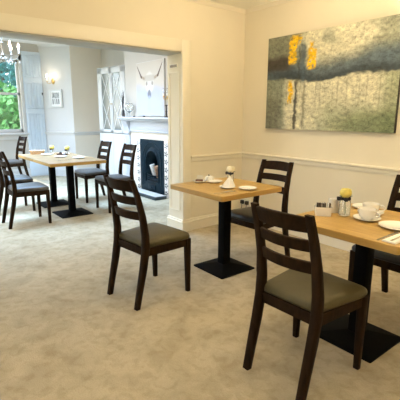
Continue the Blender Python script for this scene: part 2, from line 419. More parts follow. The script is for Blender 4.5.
# ------------------------------------------------------------------ dining chairs
BACK = [(0, -.238, .020, .017), (.12, -.212, .021, .019), (.28, -.175, .022, .023), (.42, -.150, .022, .025), (.52, -.148, .022, .023), (.66, -.164, .021, .019), (.80, -.197, .020, .016), (.925, -.238, .019, .013)]
def back_y(z):
    for (z0, y0, _, _), (z1, y1, _, _) in zip(BACK, BACK[1:]):
        if z <= z1: return y0 + (y1 - y0) * (z - z0) / (z1 - z0)
    return BACK[-1][1]
def make_chair(label, group, seat_m):
    t = thing('dining_chair', label, 'chair', group=group)
    out = [(.165, -.150), (.182, -.150), (.205, .02), (.228, .20), (.226, .235), (.205, .247)]
    # cushion outline: narrow rear, wider rounded front
    half = [(0, -.150), (.10, -.150), (.168, -.148), (.180, -.125), (.196, .0), (.212, .12), (.222, .205), (.218, .232), (.200, .245), (.11, .251), (0, .253)]
    ring = half + [(-x, y) for x, y in reversed(half[1:-1])]
    def lp(k, z, bulge=0):
        return [V((x * k, .05 + (y - .05) * k, z)) for x, y in ring]
    mb = MB(); mb.loft([lp(.97, .428), lp(1., .437), lp(1.005, .452), lp(.985, .466), lp(.93, .475), lp(.80, .482), lp(.5, .488), lp(.15, .490)])
    mb.build('seat', seat_m, t, 60)
    for s in (-1, 1):      # curved rear post, foot to top, one piece
        mb = MB(); loops = []
        for z, y, hx, hy in BACK:
            xo = .175 if z < .45 else .175 - .015 * (z - .45) / .475
            loops.append([V((s * xo + dx, y + dy, z)) for dx, dy in ((-hx, -hy * .8), (-hx * .8, -hy), (hx * .8, -hy), (hx, -hy * .8), (hx, hy * .8), (hx * .8, hy), (-hx * .8, hy), (-hx, hy * .8))])
        mb.loft(loops); mb.build('leg', M['chair'], t, 50)
    for s in (-1, 1):
        mb = MB(); loops = []
        for z, h, dy in ((0, .016, .004), (.2, .019, .002), (.43, .022, 0)):
            loops.append(rrect(h, h, .006, z, 2, s * .203, .223 + dy))
        mb.loft(loops); mb.build('leg', M['chair'], t, 50)
    mb = MB()
    mb.box((-.19, .215, .372), (.19, .236, .430), .003); mb.box((-.165, -.160, .372), (.165, -.140, .430), .003)
    for s in (-1, 1):
        mb.loft([[V((s * x + dx, y, z)) for dx, z in ((-.010, .372), (.010, .372), (.010, .430), (-.010, .430))] for x, y in ((.178, -.15), (.203, .225))])
    mb.build('seat_frame', M['chair'], t)
    for z0, z1, arch in ((.838, .913, .006), (.742, .800, .0), (.632, .692, 0)):
        mb = MB(); loops = []
        for k in range(13):
            u = -1 + k / 6.; x = u * (.160 - .010 * (z0 - .63) / .25); bow = .034 * (1 - u * u); th = .009
            up = arch * (1 - u * u)
            loops.append([V((x, back_y(z0) - bow - th, z0 + .004)), V((x, back_y(z0) - bow - th + .003, z0)), V((x, back_y(z0) - bow + th, z0)), V((x, back_y(z1) - bow + th, z1 + up)),
                          V((x, back_y(z1) - bow - th + .003, z1 + up)), V((x, back_y(z1) - bow - th, z1 - .004 + up))])
        mb.loft(loops); mb.build('back_slat', M['chair'], t, 35)
    return t

G1 = 'ladder-back chairs in the near room'
G2 = 'ladder-back chairs around the table in the next room'
chB = make_chair('dark ladder-back chair nearest the camera, olive seat, at the front table with the rose jar', G1, M['seat'])
chB.location = (2.46, -1.925, 0); chB.rotation_euler.z = radians(1)
chA = place(chB, (1.14, -2.093, 0), radians(6.5), 'dark ladder-back chair standing alone in mid carpet, left of the small square table', G1)
chC = copy_tree(chB); chC['label'] = 'dark ladder-back chair with black seat between the small square table and the dado wall'
chC.location = (1.175, -.905, 0); chC.rotation_euler.z = pi + radians(3)
chD = copy_tree(chC); chD['label'] = 'dark ladder-back chair cut by the right edge of the photo, beyond the front table'
chD.location = (2.455, -.875, 0); chD.rotation_euler.z = pi
def reseat(ch, m):
    for c in ch.children:
        if c.name.startswith('seat') and not c.name.startswith('seat_frame'):
            c.data = c.data.copy(); c.data.materials[0] = m
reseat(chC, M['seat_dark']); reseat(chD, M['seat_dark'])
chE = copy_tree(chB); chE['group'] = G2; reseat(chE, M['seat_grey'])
chE.location = (-1.53, -2.275, 0); chE.rotation_euler.z = 0
chE['label'] = 'dark ladder-back chair at left photo edge, nearest end of the next-room table'
seats = [((-2.33, -2.24, 0), 0, 'dark ladder-back chair at left photo edge, second along the next-room table'),
         ((-1.545, -.995, 0), pi, 'dark ladder-back chair in front of the fireplace, nearer one on that side of the table'),
         ((-2.36, -.985, 0), pi, 'dark ladder-back chair below the glazed cabinet, farther one on the fireplace side'),
         ((-4.55, -1.68, 0), pi + radians(6), 'dark ladder-back chair standing by the bay window past the end of the table')]
for loc, rz, lb in seats:
    c = place(chE, loc, rz, lb, G2)

# ------------------------------------------------------------------ pedestal tables
def make_table(label, size, base, group, oak):
    t = thing('dining_table', label, 'table', group=group)
    h = size / 2
    mb = MB(); mb.loft([rrect(h - .004, h - .004, .012, .709), rrect(h, h, .015, .713), rrect(h, h, .015, .7455), ])
    mb.build('edge_band', M['oak_edge'], t)
    mb = MB(); mb.loft([rrect(h, h, .015, .7456), rrect(h, h, .015, .747), rrect(h - .003, h - .003, .012, .75)])
    mb.build('tabletop', oak, t)
    mb = MB(); mb.loft([rrect(.041, .041, .006, .03, 2), rrect(.041, .041, .006, .70, 2)]); mb.build('pole', M['black'], t)
    mb = MB(); mb.loft([rrect(.17, .17, .01, .697, 2), rrect(.17, .17, .01, .709, 2)]); mb.build('top_plate', M['black'], t)
    mb = MB(); mb.loft([rrect(base, base, .008, 0, 2), rrect(base, base, .008, .010, 2), rrect(.055, .055, .006, .045, 2), rrect(.044, .044, .006, .047, 2)])
    mb.build('base', M['black'], t)
    return t
tb3 = make_table('square oak table at the right edge, with a yellow rose jar, cups and cutlery', .69, .197, 'pedestal tables in the near room', M['oak'])
tb3.location = (2.49, -1.405, 0)
tb2 = place(tb3, (1.128, -1.298, 0), 0, 'small square oak pedestal table in the middle, near the jamb, with a white flower', 'pedestal tables in the near room')
tb1 = make_table('square oak table in the next room, nearer half of the pushed-together pair', .745, .215, 'pedestal tables in the next room', M['oak_pale'])
tb1.location = (-1.655, -1.635, 0)
place(tb1, (-2.402, -1.635, 0), 0, 'square oak table in the next room, farther half of the pair towards the window', 'pedestal tables in the next room')

# ------------------------------------------------------------------ tableware
TZ = .750
def plate(r, label, loc, group=None, name='plate'):
    mb = MB(); mb.lathe([(0, 0), (r * .55, 0), (r * .62, .003), (r * .97, .013), (r, .016), (r * .985, .0175), (r * .64, .008), (r * .55, .006), (0, .006)], seg=36)
    o = mb.build(name, M['china'], None, 50); o.location = loc
    return tag(o, label, 'saucer' if name == 'saucer' else 'plate', group)
def cup(label, loc, rz, r=.043, h=.058, group=None, name='teacup', cat='cup'):
    t = thing(name, label, cat, loc, rz, group)
    mb = MB(); mb.lathe([(0, 0), (r * .55, 0), (r * .6, .005), (r * .88, h * .28), (r * .97, h * .7), (r, h), (r - .003, h), (r * .92, h * .7), (r * .82, h * .3), (r * .5, .009), (0, .009)], seg=30)
    mb.build('cup_body', M['china'], t, 50)
    mb = MB(); mb.tube([(r * .88, 0, h * .82), (r * 1.25, 0, h * .9), (r * 1.6, 0, h * .68), (r * 1.5, 0, h * .4), (r * .82, 0, h * .3)], .0045, 8); mb.build('handle', M['china'], t, 60)
    return t
def rose(mb, c, r):
    """a rounded double bloom: a bud wrapped in three rings of cupped petals"""
    c = V(c); mb.ball(c, r * .62, 2, (1, 1, 1))
    for ring, (n, rr, top) in enumerate(((4, .66, .95), (5, .82, .70), (6, .98, .42))):
        for k in range(n):
            a0 = 2 * pi * k / n + ring * .6; hw = 1.25 * pi / n
            loops = []
            for i in range(6):
                ph = -1.15 + (top + 1.15) * i / 5 * 1.25
                lo_ = []
                for off in (0, -.07):
                    us = [-1, -.5, 0, .5, 1] if off == 0 else [1, .5, 0, -.5, -1]
                    for u in us:
                        a = a0 + u * hw * (1 if i < 4 else .8); q = (rr + off + .05 * abs(u)) * r * (1 + (.08 if i == 5 else 0))
                        lo_.append(c + V((cos(a) * cos(ph) * q, sin(a) * cos(ph) * q, sin(ph) * q * .9)))
                loops.append(lo_)
            mb.loft(loops)
def flower_jar(label, loc, r, h, petals, frad, group=None, lean=(0, 0)):
    t = thing('flower_vase', label, 'vase', loc, 0, group)
    mb = MB(); mb.lathe([(0, 0), (r * .9, 0), (r, .006), (r, h * .72), (r * .86, h * .84), (r * .86, h), (r * .78, h), (r * .78, h * .84), (r * .92, h * .72), (r * .92, .008), (0, .008)], seg=28)
    mb.build('glass_jar', M['glass'], t, 50)
    mb = MB(); mb.lathe([(r * .9, h * .86), (r * .95, h * .86), (r * .97, h * .93), (r * .95, h), (r * .9, h)], seg=28)
    for s in (-1, 1):   # the bow
        mb.loft([[V((s * x, -r * .95 + y, h * .93 + z * k)) for y, z in ((-.003, -1), (.003, -1), (.003, 1), (-.003, 1))] for x, k in ((.003, .004), (.022, .013), (.036, .010))])
    mb.build('ribbon', M['ribbon'], t)
    top = V((lean[0], lean[1], h + frad * .75))
    mb = MB(); mb.tube([(-lean[0] * .5, r * .3, .012), (0, 0, h * .7), tuple(top - V((0, 0, frad * .5)))], .0022, 6)
    for a in (.4, 2.3, 4.2):
        d = V((cos(a), sin(a), .25)); s = V((-sin(a), cos(a), 0)); b0 = V((0, 0, h * 1.0))
        mb.loft([[b0 + d * frad * 1.1 * f - s * w, b0 + d * frad * 1.1 * f + V((0, 0, .003)), b0 + d * frad * 1.1 * f + s * w, b0 + d * frad * 1.1 * f - V((0, 0, .001))] for f, w in ((.1, .002), (.5, frad * .3), (.85, frad * .22), (1.05, .001))])
    mb.build('stem', M['stem'], t)
    mb = MB(); rose(mb, top, frad); mb.build('flower', petals, t, 60)
    return t
def cutlery(kind, label, loc, rz, group=None, L=.2):
    """lies along +Y, handle towards -Y"""
    name = kind
    mb = MB()
    hw, z = .006, .0025
    if kind == 'table_knife':
        P = [(-.5, .0055), (-.25, .0065), (0, .005), (.05, .0075), (.3, .009), (.45, .007), (.5, .002)]
        mb.loft([[V((-w, y * L, 0)), V((w, y * L, 0)), V((w, y * L, z)), V((-w, y * L, z))] for y, w in P])
    else:
        P = [(-.5, .006), (-.25, .005), (0, .003), (.15, .003), (.2, .009), (.28, .011)]
        mb.loft([[V((-w, y * L, dz)), V((w, y * L, dz)), V((w, y * L, z + dz)), V((-w, y * L, z + dz))] for (y, w), dz in zip(P, (0, 0, .003, .004, .002, .001))])
        for k in range(4):
            x = -.0088 + k * .0059
            mb.loft([[V((x - .0014, y * L, dz)), V((x + .0014, y * L, dz)), V((x + .0014, y * L, z + dz)), V((x - .0014, y * L, z + dz))] for y, dz in ((.275, .001), (.4, 0), (.5, .003))])
    o = mb.build(name, M['steel']); o.location = loc; o.rotation_euler.z = rz
    return tag(o, label, kind.split('_')[-1], group)
def napkin(label, loc, rz, w=.07, l=.2, group=None):
    t = thing('napkin', label, 'napkin', loc, rz, group)
    mb = MB()
    for k in range(3):
        mb.box((-w / 2 + k * .002, -l / 2, k * .0028), (w / 2 - k * .001, l / 2 - k * .003, .0026 + k * .0028), .0012)
    mb.build('folded_layers', M['linen'], t)
    return t

# --- front right table
PL = 'plates on the front table'
plate(.095, 'white side plate at the right photo edge, beside the knife on the front table', (2.672, -1.435, TZ), PL)
plate(.085, 'white side plate behind the yellow rose jar on the front table', (2.325, -1.135, TZ), PL)
plate(.078, 'white saucer under the nearest teacup, front table', (2.48, -1.40, TZ), 'saucers on the front table', 'saucer')
cup('white teacup nearest the camera, on its saucer at the front table', (2.48, -1.40, TZ + .0065), radians(-10), .051, .060, 'teacups on the front table')
plate(.078, 'white saucer under the farther teacup, front table', (2.42, -1.25, TZ), 'saucers on the front table', 'saucer')
cup('white teacup standing behind the nearest cup, front table', (2.42, -1.25, TZ + .0065), radians(25), .051, .060, 'teacups on the front table')
flower_jar('glass jar with black ribbon and one yellow rose on the front table', (2.335, -1.405, TZ), .034, .112, M['yellow'], .035)
t = thing('milk_jug', 'plain white straight-sided jug between the sachet caddy and the rose jar', 'jug', (2.25, -1.39, TZ))
mb = MB(); mb.lathe([(0, 0), (.030, 0), (.032, .004), (.033, .075), (.035, .085), (.032, .085), (.030, .075), (.029, .006), (0, .006)]); mb.build('jug_body', M['china'], t)
mb = MB(); mb.tube([(.030, .010, .068), (.052, .014, .070), (.056, .014, .04), (.031, .010, .02)], .004, 8); mb.build('handle', M['china'], t)
t = thing('sachet_caddy', 'white rectangular china caddy of dark sachets on the front table', 'caddy', (2.255, -1.51, TZ), radians(40))
mb = MB(); mb.loft([rrect(.046, .030, .008, 0, 3), rrect(.052, .035, .008, .055, 3), rrect(.048, .031, .006, .055, 3), rrect(.043, .027, .006, .006, 3)]); mb.build('dish', M['china'], t)
for k in range(7):
    a = random.uniform(-.35, .35); x = -.036 + .012 * k
    mb = MB(); mb.box((-.0035, -.017, 0), (.0035, .017, .066), .001, 1, Matrix.Translation((x, random.uniform(-.004, .004), .010)) @ Matrix.Rotation(a * .4, 4, 'X') @ Matrix.Rotation(random.uniform(-.05, .05), 4, "Y"))
    tag(mb.build('sachet', M['china'] if k == 5 else M['sachet'], None), 'slim sachet standing in the white caddy on the front table', 'sachet', 'sachets in the white caddy').matrix_world = Matrix.Translation((2.255, -1.51, TZ)) @ Matrix.Rotation(radians(40), 4, 'Z')
napkin('folded white napkin under the fork at the right photo edge', (2.768, -1.61, TZ), 0, .07, .22)
cutlery('table_fork', 'steel fork lying on the folded napkin of the front table', (2.775, -1.61, TZ + .0088), 0)
cutlery('table_knife', 'steel knife lying left of the napkin on the front table', (2.715, -1.615, TZ), 0, L=.22)

# --- small square table in the middle
P2 = 'plates on the small square table'
plate(.075, 'white side plate at the right corner of the small square table', (1.372, -1.272, TZ), P2)
plate(.070, 'white side plate between the jug and the napkin, small square table', (.958, -1.272, TZ), P2)
plate(.070, 'white saucer under the standing napkin, small square table', (1.228, -1.362, TZ), P2, 'saucer')
mb = MB(); loops = []
for f, (w, d) in enumerate(((.048, .026), (.044, .024), (.032, .018), (.018, .010), (.003, .002))):
    z = .0235 * f
    loops.append([V((w * cos(a) * (1 + .18 * cos(5 * a)) + .004 * f, d * sin(a) * (1 + .2 * cos(5 * a)), z)) for a in [2 * pi * k / 30 for k in range(30)]])
mb.loft(loops); o = mb.build('napkin', M['linen'], None, 50); o.location = (1.232, -1.362, TZ + .0085); o.rotation_euler.z = radians(40)
tag(o, 'white napkin folded into a standing cone on a saucer, small square table', 'napkin')
flower_jar('small glass vase with black ribbon and a cream flower on the small square table', (1.115, -1.225, TZ), .027, .108, M['cream'], .036)
t = thing('cream_jug', 'little white lidded jug next to the biscuit dish on the small square table', 'jug', (.862, -1.262, TZ), radians(20))
mb = MB(); mb.lathe([(0, 0), (.026, 0), (.036, .018), (.035, .034), (.027, .048), (.0, .050)]); mb.build('jug_body', M['china'], t)
mb = MB(); mb.ball((0, 0, .055), .007); mb.build('lid_knob', M['ribbon'], t)
mb = MB(); mb.tube([(.030, 0, .040), (.052, 0, .042), (.054, 0, .022), (.034, 0, .014)], .0035, 8); mb.build('handle', M['china'], t)
plate(.062, 'white dish holding a brown biscuit at the left end of the small square table', (.862, -1.372, TZ), P2, 'dish')['category'] = 'dish'
mb = MB(); mb.box((-.032, -.018, 0), (.032, .018, .022), .006); o = mb.build('biscuit', M['cake']); o.location = (.868, -1.38, TZ + .0065); o.rotation_euler.z = radians(40)
tag(o, 'dark brown biscuit bar lying on the white dish', 'biscuit')
mb = MB(); mb.loft([[V((-.03, -.0015 + y, z)), V((.03, -.0015 + y, z)), V((.03, .0015 + y, z)), V((-.03, .0015 + y, z))] for y, z in ((0, 0), (.012, .05))])
o = mb.build('menu_card', M['card']); o.location = (.80, -1.318, TZ); o.rotation_euler.z = radians(45)
tag(o, 'small blank white card standing behind the biscuit dish', 'card')
cutlery('table_fork', 'steel fork nearest the table corner, small square table', (1.375, -1.50, TZ), radians(4), 'cutlery on the small square table')
cutlery('table_knife', 'steel knife left of the fork, small square table', (1.34, -1.505, TZ), radians(2), 'cutlery on the small square table')

# --- next-room tables
P1 = 'plates on the next-room tables'
plate(.085, 'white plate holding a folded napkin, nearest the end of the next-room table', (-1.72, -1.47, TZ), P1)
napkin('cream folded napkin resting on the nearest plate of the next-room table', (-1.72, -1.47, TZ + .0175), radians(60), .055, .12)
plate(.085, 'white plate at mid length on the window half of the next-room tables', (-2.45, -1.68, TZ), P1)
plate(.085, 'white plate left of the first flower vase, next-room table', (-2.02, -1.62, TZ), P1)
t = thing('condiment_tray', 'dark little tray of condiments in the middle of the next-room tables', 'tray', (-2.30, -1.50, TZ), radians(25))
mb = MB(); mb.loft([rrect(.07, .045, .01, 0, 3), rrect(.076, .05, .01, .02, 3), rrect(.072, .046, .01, .02, 3), rrect(.066, .041, .01, .005, 3)]); mb.build('tray', M['cake'], t)
for k in range(2):
    mb = MB(); mb.lathe([(0, .005), (.02, .005), (.021, .035), (.015, .045), (0, .047)], ((-.03, .03)[k], 0, 0)); mb.build('pot', M['china'] if k else M['sachet'], t)
flower_jar('glass vase with black ribbon and yellow flower, nearer one on the next-room tables', (-2.46, -1.36, TZ), .028, .06, M['yellow'], .038, 'flower vases on the next-room tables')
flower_jar('glass vase with black ribbon and yellow flower, farther one on the next-room tables', (-2.74, -1.50, TZ), .028, .06, M['yellow'], .036, 'flower vases on the next-room tables')
t = thing('bread_basket', 'shallow tan basket at the window end of the next-room tables', 'basket', (-2.70, -1.74, TZ), radians(70))
mb = MB(); mb.loft([rrect(.095, .06, .02, 0, 4), rrect(.11, .075, .025, .055, 4), rrect(.102, .067, .022, .055, 4), rrect(.09, .055, .018, .008, 4)]); mb.build('basket_body', M['bread'], t)
mb = MB(); mb.box((-.085, -.05, .012), (.085, .05, .05), .02, 3); mb.build('cloth_liner', M['linen'], t)
cutlery('table_fork', 'steel fork near the front edge of the next-room table', (-1.62, -1.72, TZ), radians(8), 'cutlery on the next-room tables')
cutlery('table_knife', 'steel knife near the front edge of the next-room table', (-1.57, -1.72, TZ), radians(5), 'cutlery on the next-room tables')

# ------------------------------------------------------------------ paintings
def smooth(a, b, x):
    t = min(1, max(0, (x - a) / (b - a))) if a != b else float(x > a)
    return t * t * (3 - 2 * t)
def band(x, a, b, s): return smooth(a - s, a + s, x) * (1 - smooth(b - s, b + s, x))
def lin(r, g, b):
    f = lambda c: (c / 255 / 12.92) if c / 255 <= .04045 else ((c / 255 + .055) / 1.055) ** 2.4
    return (f(r), f(g), f(b))
def mixc(a, b, t): return tuple(p + (q - p) * t for p, q in zip(a, b))
def canvas(name, w, h, fn, m, parent, nx, ny):
    """flat painted face in the XZ plane facing -Y, colour computed per point"""
    verts = [(-w / 2 + w * i / nx, 0, h * j / ny) for j in range(ny + 1) for i in range(nx + 1)]
    faces = [(j * (nx + 1) + i, j * (nx + 1) + i + 1, (j + 1) * (nx + 1) + i + 1, (j + 1) * (nx + 1) + i) for j in range(ny) for i in range(nx)]
    me = bpy.data.meshes.new(name); me.from_pydata(verts, [], faces)
    at = me.color_attributes.new('paint', 'FLOAT_COLOR', 'POINT')
    for k in range(len(verts)):
        i = k % (nx + 1); j = k // (nx + 1)
        at.data[k].color = (*fn(i / nx, j / ny), 1)
    me.materials.append(m); o = bpy.data.objects.new(name, me); COL.objects.link(o); o.parent = parent
    return o
def nz(x, y, s, k=0.): return mnoise.noise(V((x * s, y * s, k)))
def abstract(u, v):
    wu = u + .012 * nz(u, v, 14, 1) + .008 * nz(u, v, 40, 2); wv = v + .020 * nz(u, v, 9, 3) + .012 * nz(u, v, 35, 4)
    olive, cream, slate, brown, gold, sage, dark = lin(134, 134, 106), lin(226, 216, 174), lin(76, 92, 96), lin(58, 46, 38), lin(250, 196, 0), lin(122, 134, 88), lin(48, 44, 36)
    c = mixc(olive, cream, min(.92, max(0, smooth(.20, .42, wu) * (1 - .85 * smooth(.70, .95, wu)) * (.85 + .9 * nz(u, v, 6, 5)))))
    # lower half: cream fading to moss green at the bottom right
    f = smooth(.40, .08, wv + .10 * nz(u, v, 5, 15)) * smooth(.25, .75, wu)
    low = mixc(cream, sage, f * .85)
    low = mixc(low, lin(96, 100, 66), smooth(.26, .0, wv) * .55 * smooth(.45, .9, wu))
    low = mixc(low, lin(132, 138, 112), (1 - smooth(.14, .21, wu)) * .9)
    low = mixc(low, lin(118, 114, 92), (1 - smooth(.10, .17, wu)) * (1 - smooth(.30, .36, wv)) * .7)
    low = mixc(low, sage, smooth(.84, .97, wu) * .6)
    edge = .545 - .05 * band(wu, .30, .62, .12) + .012 * nz(u, v, 16, 16)
    c = mixc(c, low, 1 - smooth(edge - .03, edge + .02, wv))
    top = .70 + .10 * smooth(.45, 1, wu)
    c = mixc(c, slate, smooth(edge - .01, edge + .02, wv) * (1 - smooth(top - .10, top + .07, wv)) * .95)
    c = mixc(c, brown, band(wv, .63, .79, .04) * (1 - smooth(.17, .27, wu)) * .9)
    c = mixc(c, lin(36, 44, 46), smooth(edge - .01, edge + .01, wv) * (1 - smooth(edge + .03, edge + .10, wv)) * .75 * smooth(.02, .2, wu))
    c = mixc(c, cream, band(wu, .225, .262, .01) * (1 - smooth(.40, .5, wv)) * .9)
    c = mixc(c, dark, band(wu, .262, .285, .008) * (1 - smooth(.5, .56, wv)) * .9)
    c = mixc(c, lin(104, 94, 66), band(wu, .335, .355, .012) * band(wv, .02, .5, .05) * .7)
    c = mixc(c, slate, band(wu, .30, .345, .012) * band(wv, .5, .90, .05) * .85)
    c = mixc(c, lin(46, 50, 50), band(wu, .285, .30, .008) * band(wv, .5, .86, .05) * .7)
    drip = max(0, nz(u, .3, 60, 9)); c = mixc(c, lin(112, 104, 76), drip * band(wv, .25, .53, .08) * .7)
    for u0, u1, v0, v1 in ((.20, .262, .70, .96), (.205, .245, .28, .52), (.22, .30, .88, .985), (.36, .43, .63, .83), (.38, .405, .80, .90)):
        g = band(wu, u0, u1, .008) * band(wv, v0, v1, .02) * smooth(-.55, -.1, nz(u, v, 48, 8))
        c = mixc(c, gold, g)
    k = 1.0 + .42 * nz(u, v, 34, 10) + .45 * nz(u, v, 110, 11) + .26 * nz(u, v, 11, 12)
    k *= 1 - .30 * smooth(.30, .55, nz(u, v, 60, 21))      # dark flecks of thick paint
    return tuple(min(1, max(0, x * k * q)) for x, q in zip(c, (.80, .84, 1.0)))
t = thing('abstract_painting', 'large unframed abstract canvas in olive, slate and gold on the cream wall', 'painting', (1.177, 0, 1.195))
PW, PH = 1.505, .985
canvas('painted_face', PW, PH, abstract, M['paint'], t, 300, 200).location = (0, -.0425, 0)
mb = MB(); mb.box((-PW / 2, -.042, 0), (PW / 2, -.001, PH), .001, 1); mb.build('canvas_edge', M['edge_dark'], t)

def seg_d(u, v, p, q):
    ax, ay = p; bx, by = q; dx, dy = bx - ax, by - ay
    f = min(1, max(0, ((u - ax) * dx + (v - ay) * dy) / (dx * dx + dy * dy)))
    return math.hypot(u - ax - f * dx, v - ay - f * dy), f
def skull(u, v):
    bg, lav = lin(200, 192, 180), lin(178, 184, 204)
    c = mixc(bg, lav, (1 - smooth(.42, .62, v + .05 * nz(u, v, 6, 1))) * .85)
    c = mixc(c, lin(178, 178, 190), band(v, .45, .60, .05) * (1 - smooth(.12, .28, u)) * .5)
    e = ((u - .5) / .16) ** 2 + ((v - .62) / .22) ** 2
    c = mixc(c, lin(214, 210, 202), 1 - smooth(.5, 1.1, e + .3 * nz(u, v, 9, 2)))
    e = ((u - .5) / .28) ** 2 + ((v - .70) / .07) ** 2
    c = mixc(c, lin(170, 158, 142), (1 - smooth(.3, 1.2, e)) * .6)
    for s in (-1, 1):
        e = ((u - .5 - s * .10) / .035) ** 2 + ((v - .60) / .045) ** 2
        c = mixc(c, lin(118, 108, 100), (1 - smooth(.4, 1.2, e)) * .7)
        for p, q, w0, w1, col in (((.5 + s * .2, .70), (.5 + s * .31, .74), .03, .03, lin(160, 142, 122)), ((.5 + s * .30, .73), (.5 + s * .46, .95), .03, .008, lin(78, 58, 50))):
            d, f = seg_d(u, v, p, q); w = w0 + (w1 - w0) * f
            c = mixc(c, col, (1 - smooth(w * .6, w, d)) * .9)
    e = ((u - .49) / .07) ** 2 + ((v - .40) / .09) ** 2
    c = mixc(c, lin(112, 114, 126), (1 - smooth(.4, 1.3, e + .5 * nz(u, v, 16, 4))) * .9)
    d, f = seg_d(u, v, (.49, .33), (.47, .12)); c = mixc(c, lin(176, 188, 214), (1 - smooth(.02, .07, d)) * .6)
    return c
t = thing('skull_picture', 'large pale watercolour of a horned animal skull hanging above the mantelpiece', 'picture', (-2.20, BY, 1.335))
canvas('print', .86, .86, skull, M['print_'], t, 100, 100).location = (0, -.0305, 0)
mb = MB(); mb.box((-.435, -.030, -.006), (.435, -.001, .866), .003); mb.build('frame', M['trim_white'], t)

def tiny(u, v):
    c = lin(235, 235, 235)
    c = mixc(c, lin(70, 80, 80), band(v, .5, .88, .05) * band(u, .12, .88, .04) * (.6 + .4 * nz(u, v, 9, 2)))
    for k in range(4):
        x = .2 + .2 * k
        c = mixc(c, lin(40, 45, 48), band(u, x - .06, x + .05, .02) * band(v, .10, .46, .03) * (.9 if k != 1 else .6))
    return c
ang = math.atan2(sd.y, sd.x)
sx = math.atan2(sn.x, -sn.y)        # rotation that turns -Y to the wall's normal
sm = sp0 + sd * .392 + sn * .002
t = thing('framed_photograph', 'small black and white picture in a white frame below the wall sconce', 'picture', (sm.x, sm.y, 1.49), sx)
canvas('print', .235, .31, tiny, M['print_'], t, 40, 50).location = (0, -.019, .035)
mb = MB()
for lo, hi in (((-.155, -.028, 0), (.155, -.0, .036)), ((-.155, -.028, .344), (.155, 0, .38)), ((-.155, -.028, .03), (-.117, 0, .35)), ((.117, -.028, .03), (.155, 0, .35)), ((-.13, -.018, .02), (.13, 0, .36))): mb.box(lo, hi, .003)
mb.build('frame', M['trim_white'], t)

# wall sconces
def candle(mbs, mbb, c, h=.09, r=.011):
    mbs.lathe([(0, 0), (r, 0), (r, h), (0, h)], c, 12)
    mbb.lathe([(0, h), (.010, h + .004), (.018, h + .03), (.013, h + .055), (0, h + .085)], c, 14)
def sconce(label, loc, rz, lit, s=1.):
    t = thing('wall_sconce', label, 'wall lamp', loc, rz)
    mb = MB(); mb.ball((0, -.006, .03), .05 * s, 2, (.8, .18, 1.25)); mb.build('back_plate', M['brass'], t)
    for k in (-1, 1):
        arm = MB(); sl = MB(); bl = MB()
        arm.tube([(0, -.01, .02), (k * .04 * s, -.06 * s, -.02), (k * .085 * s, -.085 * s, -.01), (k * .09 * s, -.085 * s, .025)], .006, 8)
        arm.lathe([(0, 0), (.018, .002), (.022, .012), (.012, .012), (0, .01)], (k * .09 * s, -.085 * s, .022), 14)
        candle(sl, bl, (k * .09 * s, -.085 * s, .032), .07 * s)
        ao = arm.build('arm', M['brass'], t); sl.build('candle_sleeve', M['china'], ao); bl.build('bulb', M['bulb'] if lit else M['glass'], ao)
    return t
sq = sp0 + sd * .44
sconce('lit twin-candle sconce with brass arms above the small framed picture', (sq.x, sq.y, 2.0), sx, True)
lp = bpy.data.lights.new('sconce_glow', 'POINT'); lp.energy = 1.0; lp.color = (1, .82, .6); lp.shadow_soft_size = .06
lo = bpy.data.objects.new('sconce_glow', lp); COL.objects.link(lo); lo.location = sq + sn * .16 + V((0, 0, 2.16))
sconce('small gilt sconce beside the right edge of the skull picture', (-1.70, BY, 1.60), 0, False, .6)

# chandelier above the next-room tables
t = thing('chandelier', 'brass candle chandelier with lit bulbs hanging at the top left corner', 'chandelier', (-3.0, -2.03, 2.18))
mb = MB(); mb.lathe([(0, -.08), (.014, -.07), (.03, -.04), (.018, -.01), (.03, .02), (.014, .06), (.012, .17), (.02, .19), (.006, .21), (.006, .56), (.05, .58), (.05, .60), (0, .60)], seg=16); mb.build('stem', M['pewter'], t)
for k in range(6):
    a = 2 * pi * k / 6 + .25; d = V((cos(a), sin(a), 0))
    mb = MB(); mb.tube([d * .02 + V((0, 0, .0)), d * .10 + V((0, 0, -.05)), d * .19 + V((0, 0, -.03)), d * .22 + V((0, 0, .04))], .006, 8)
    mb.lathe([(0, 0), (.02, .002), (.028, .014), (.014, .014), (0, .012)], d * .22 + V((0, 0, .035)), 14); arm = mb.build('arm', M['pewter'], t)
    s_ = MB(); b_ = MB(); candle(s_, b_, d * .22 + V((0, 0, .047)), .07)
    s_.build('candle_sleeve', M['china'], arm); b_.build('bulb', M['bulb'], arm)
    for j in range(3):
        mb = MB(); mb.ball(d * (.12 + .05 * j) + V((0, 0, -.075 - .012 * (j % 2))), .011, 1, (.7, .7, 1.6)); mb.build('crystal_drop', M['china'], arm)

# ------------------------------------------------------------------ fireplace
FX = -2.18
t = thing('fireplace', 'white mantelpiece with patterned tiles and arched black iron grate in the next room', 'fireplace', (FX, BY, 0))
def fx(x): return x - FX
for s in (-1, 1):       # pilasters with plinth and corbel
    mb = MB(); c = s * .80
    mb.box((c - .10, -.075, 0), (c + .10, -.001, .16), .006); mb.box((c - .085, -.06, .16), (c + .085, -.001, 1.04), .005)
    for k in range(3): mb.box((c - .055 + .04 * k, -.066, .24), (c - .025 + .04 * k, -.05, .96), .005)
    mb.box((c - .10, -.085, 1.00), (c + .10, -.001, 1.05), .008)
    mb.loft([[V((c + x, y, z)) for x, y, z in ((-.085, 0, z), (-.085, -d, z), (.085, -d, z), (.085, 0, z))] for z, d in ((1.05, .065), (1.12, .075), (1.18, .10), (1.235, .13))])
    mb.build('pilaster', M['mantel'], t)
mb = MB(); mb.box((-.72, -.05, 1.05), (.72, -.001, 1.235), .004); mb.box((-.72, -.058, 1.05), (.72, -.04, 1.075), .006); mb.build('frieze', M['mantel'], t)
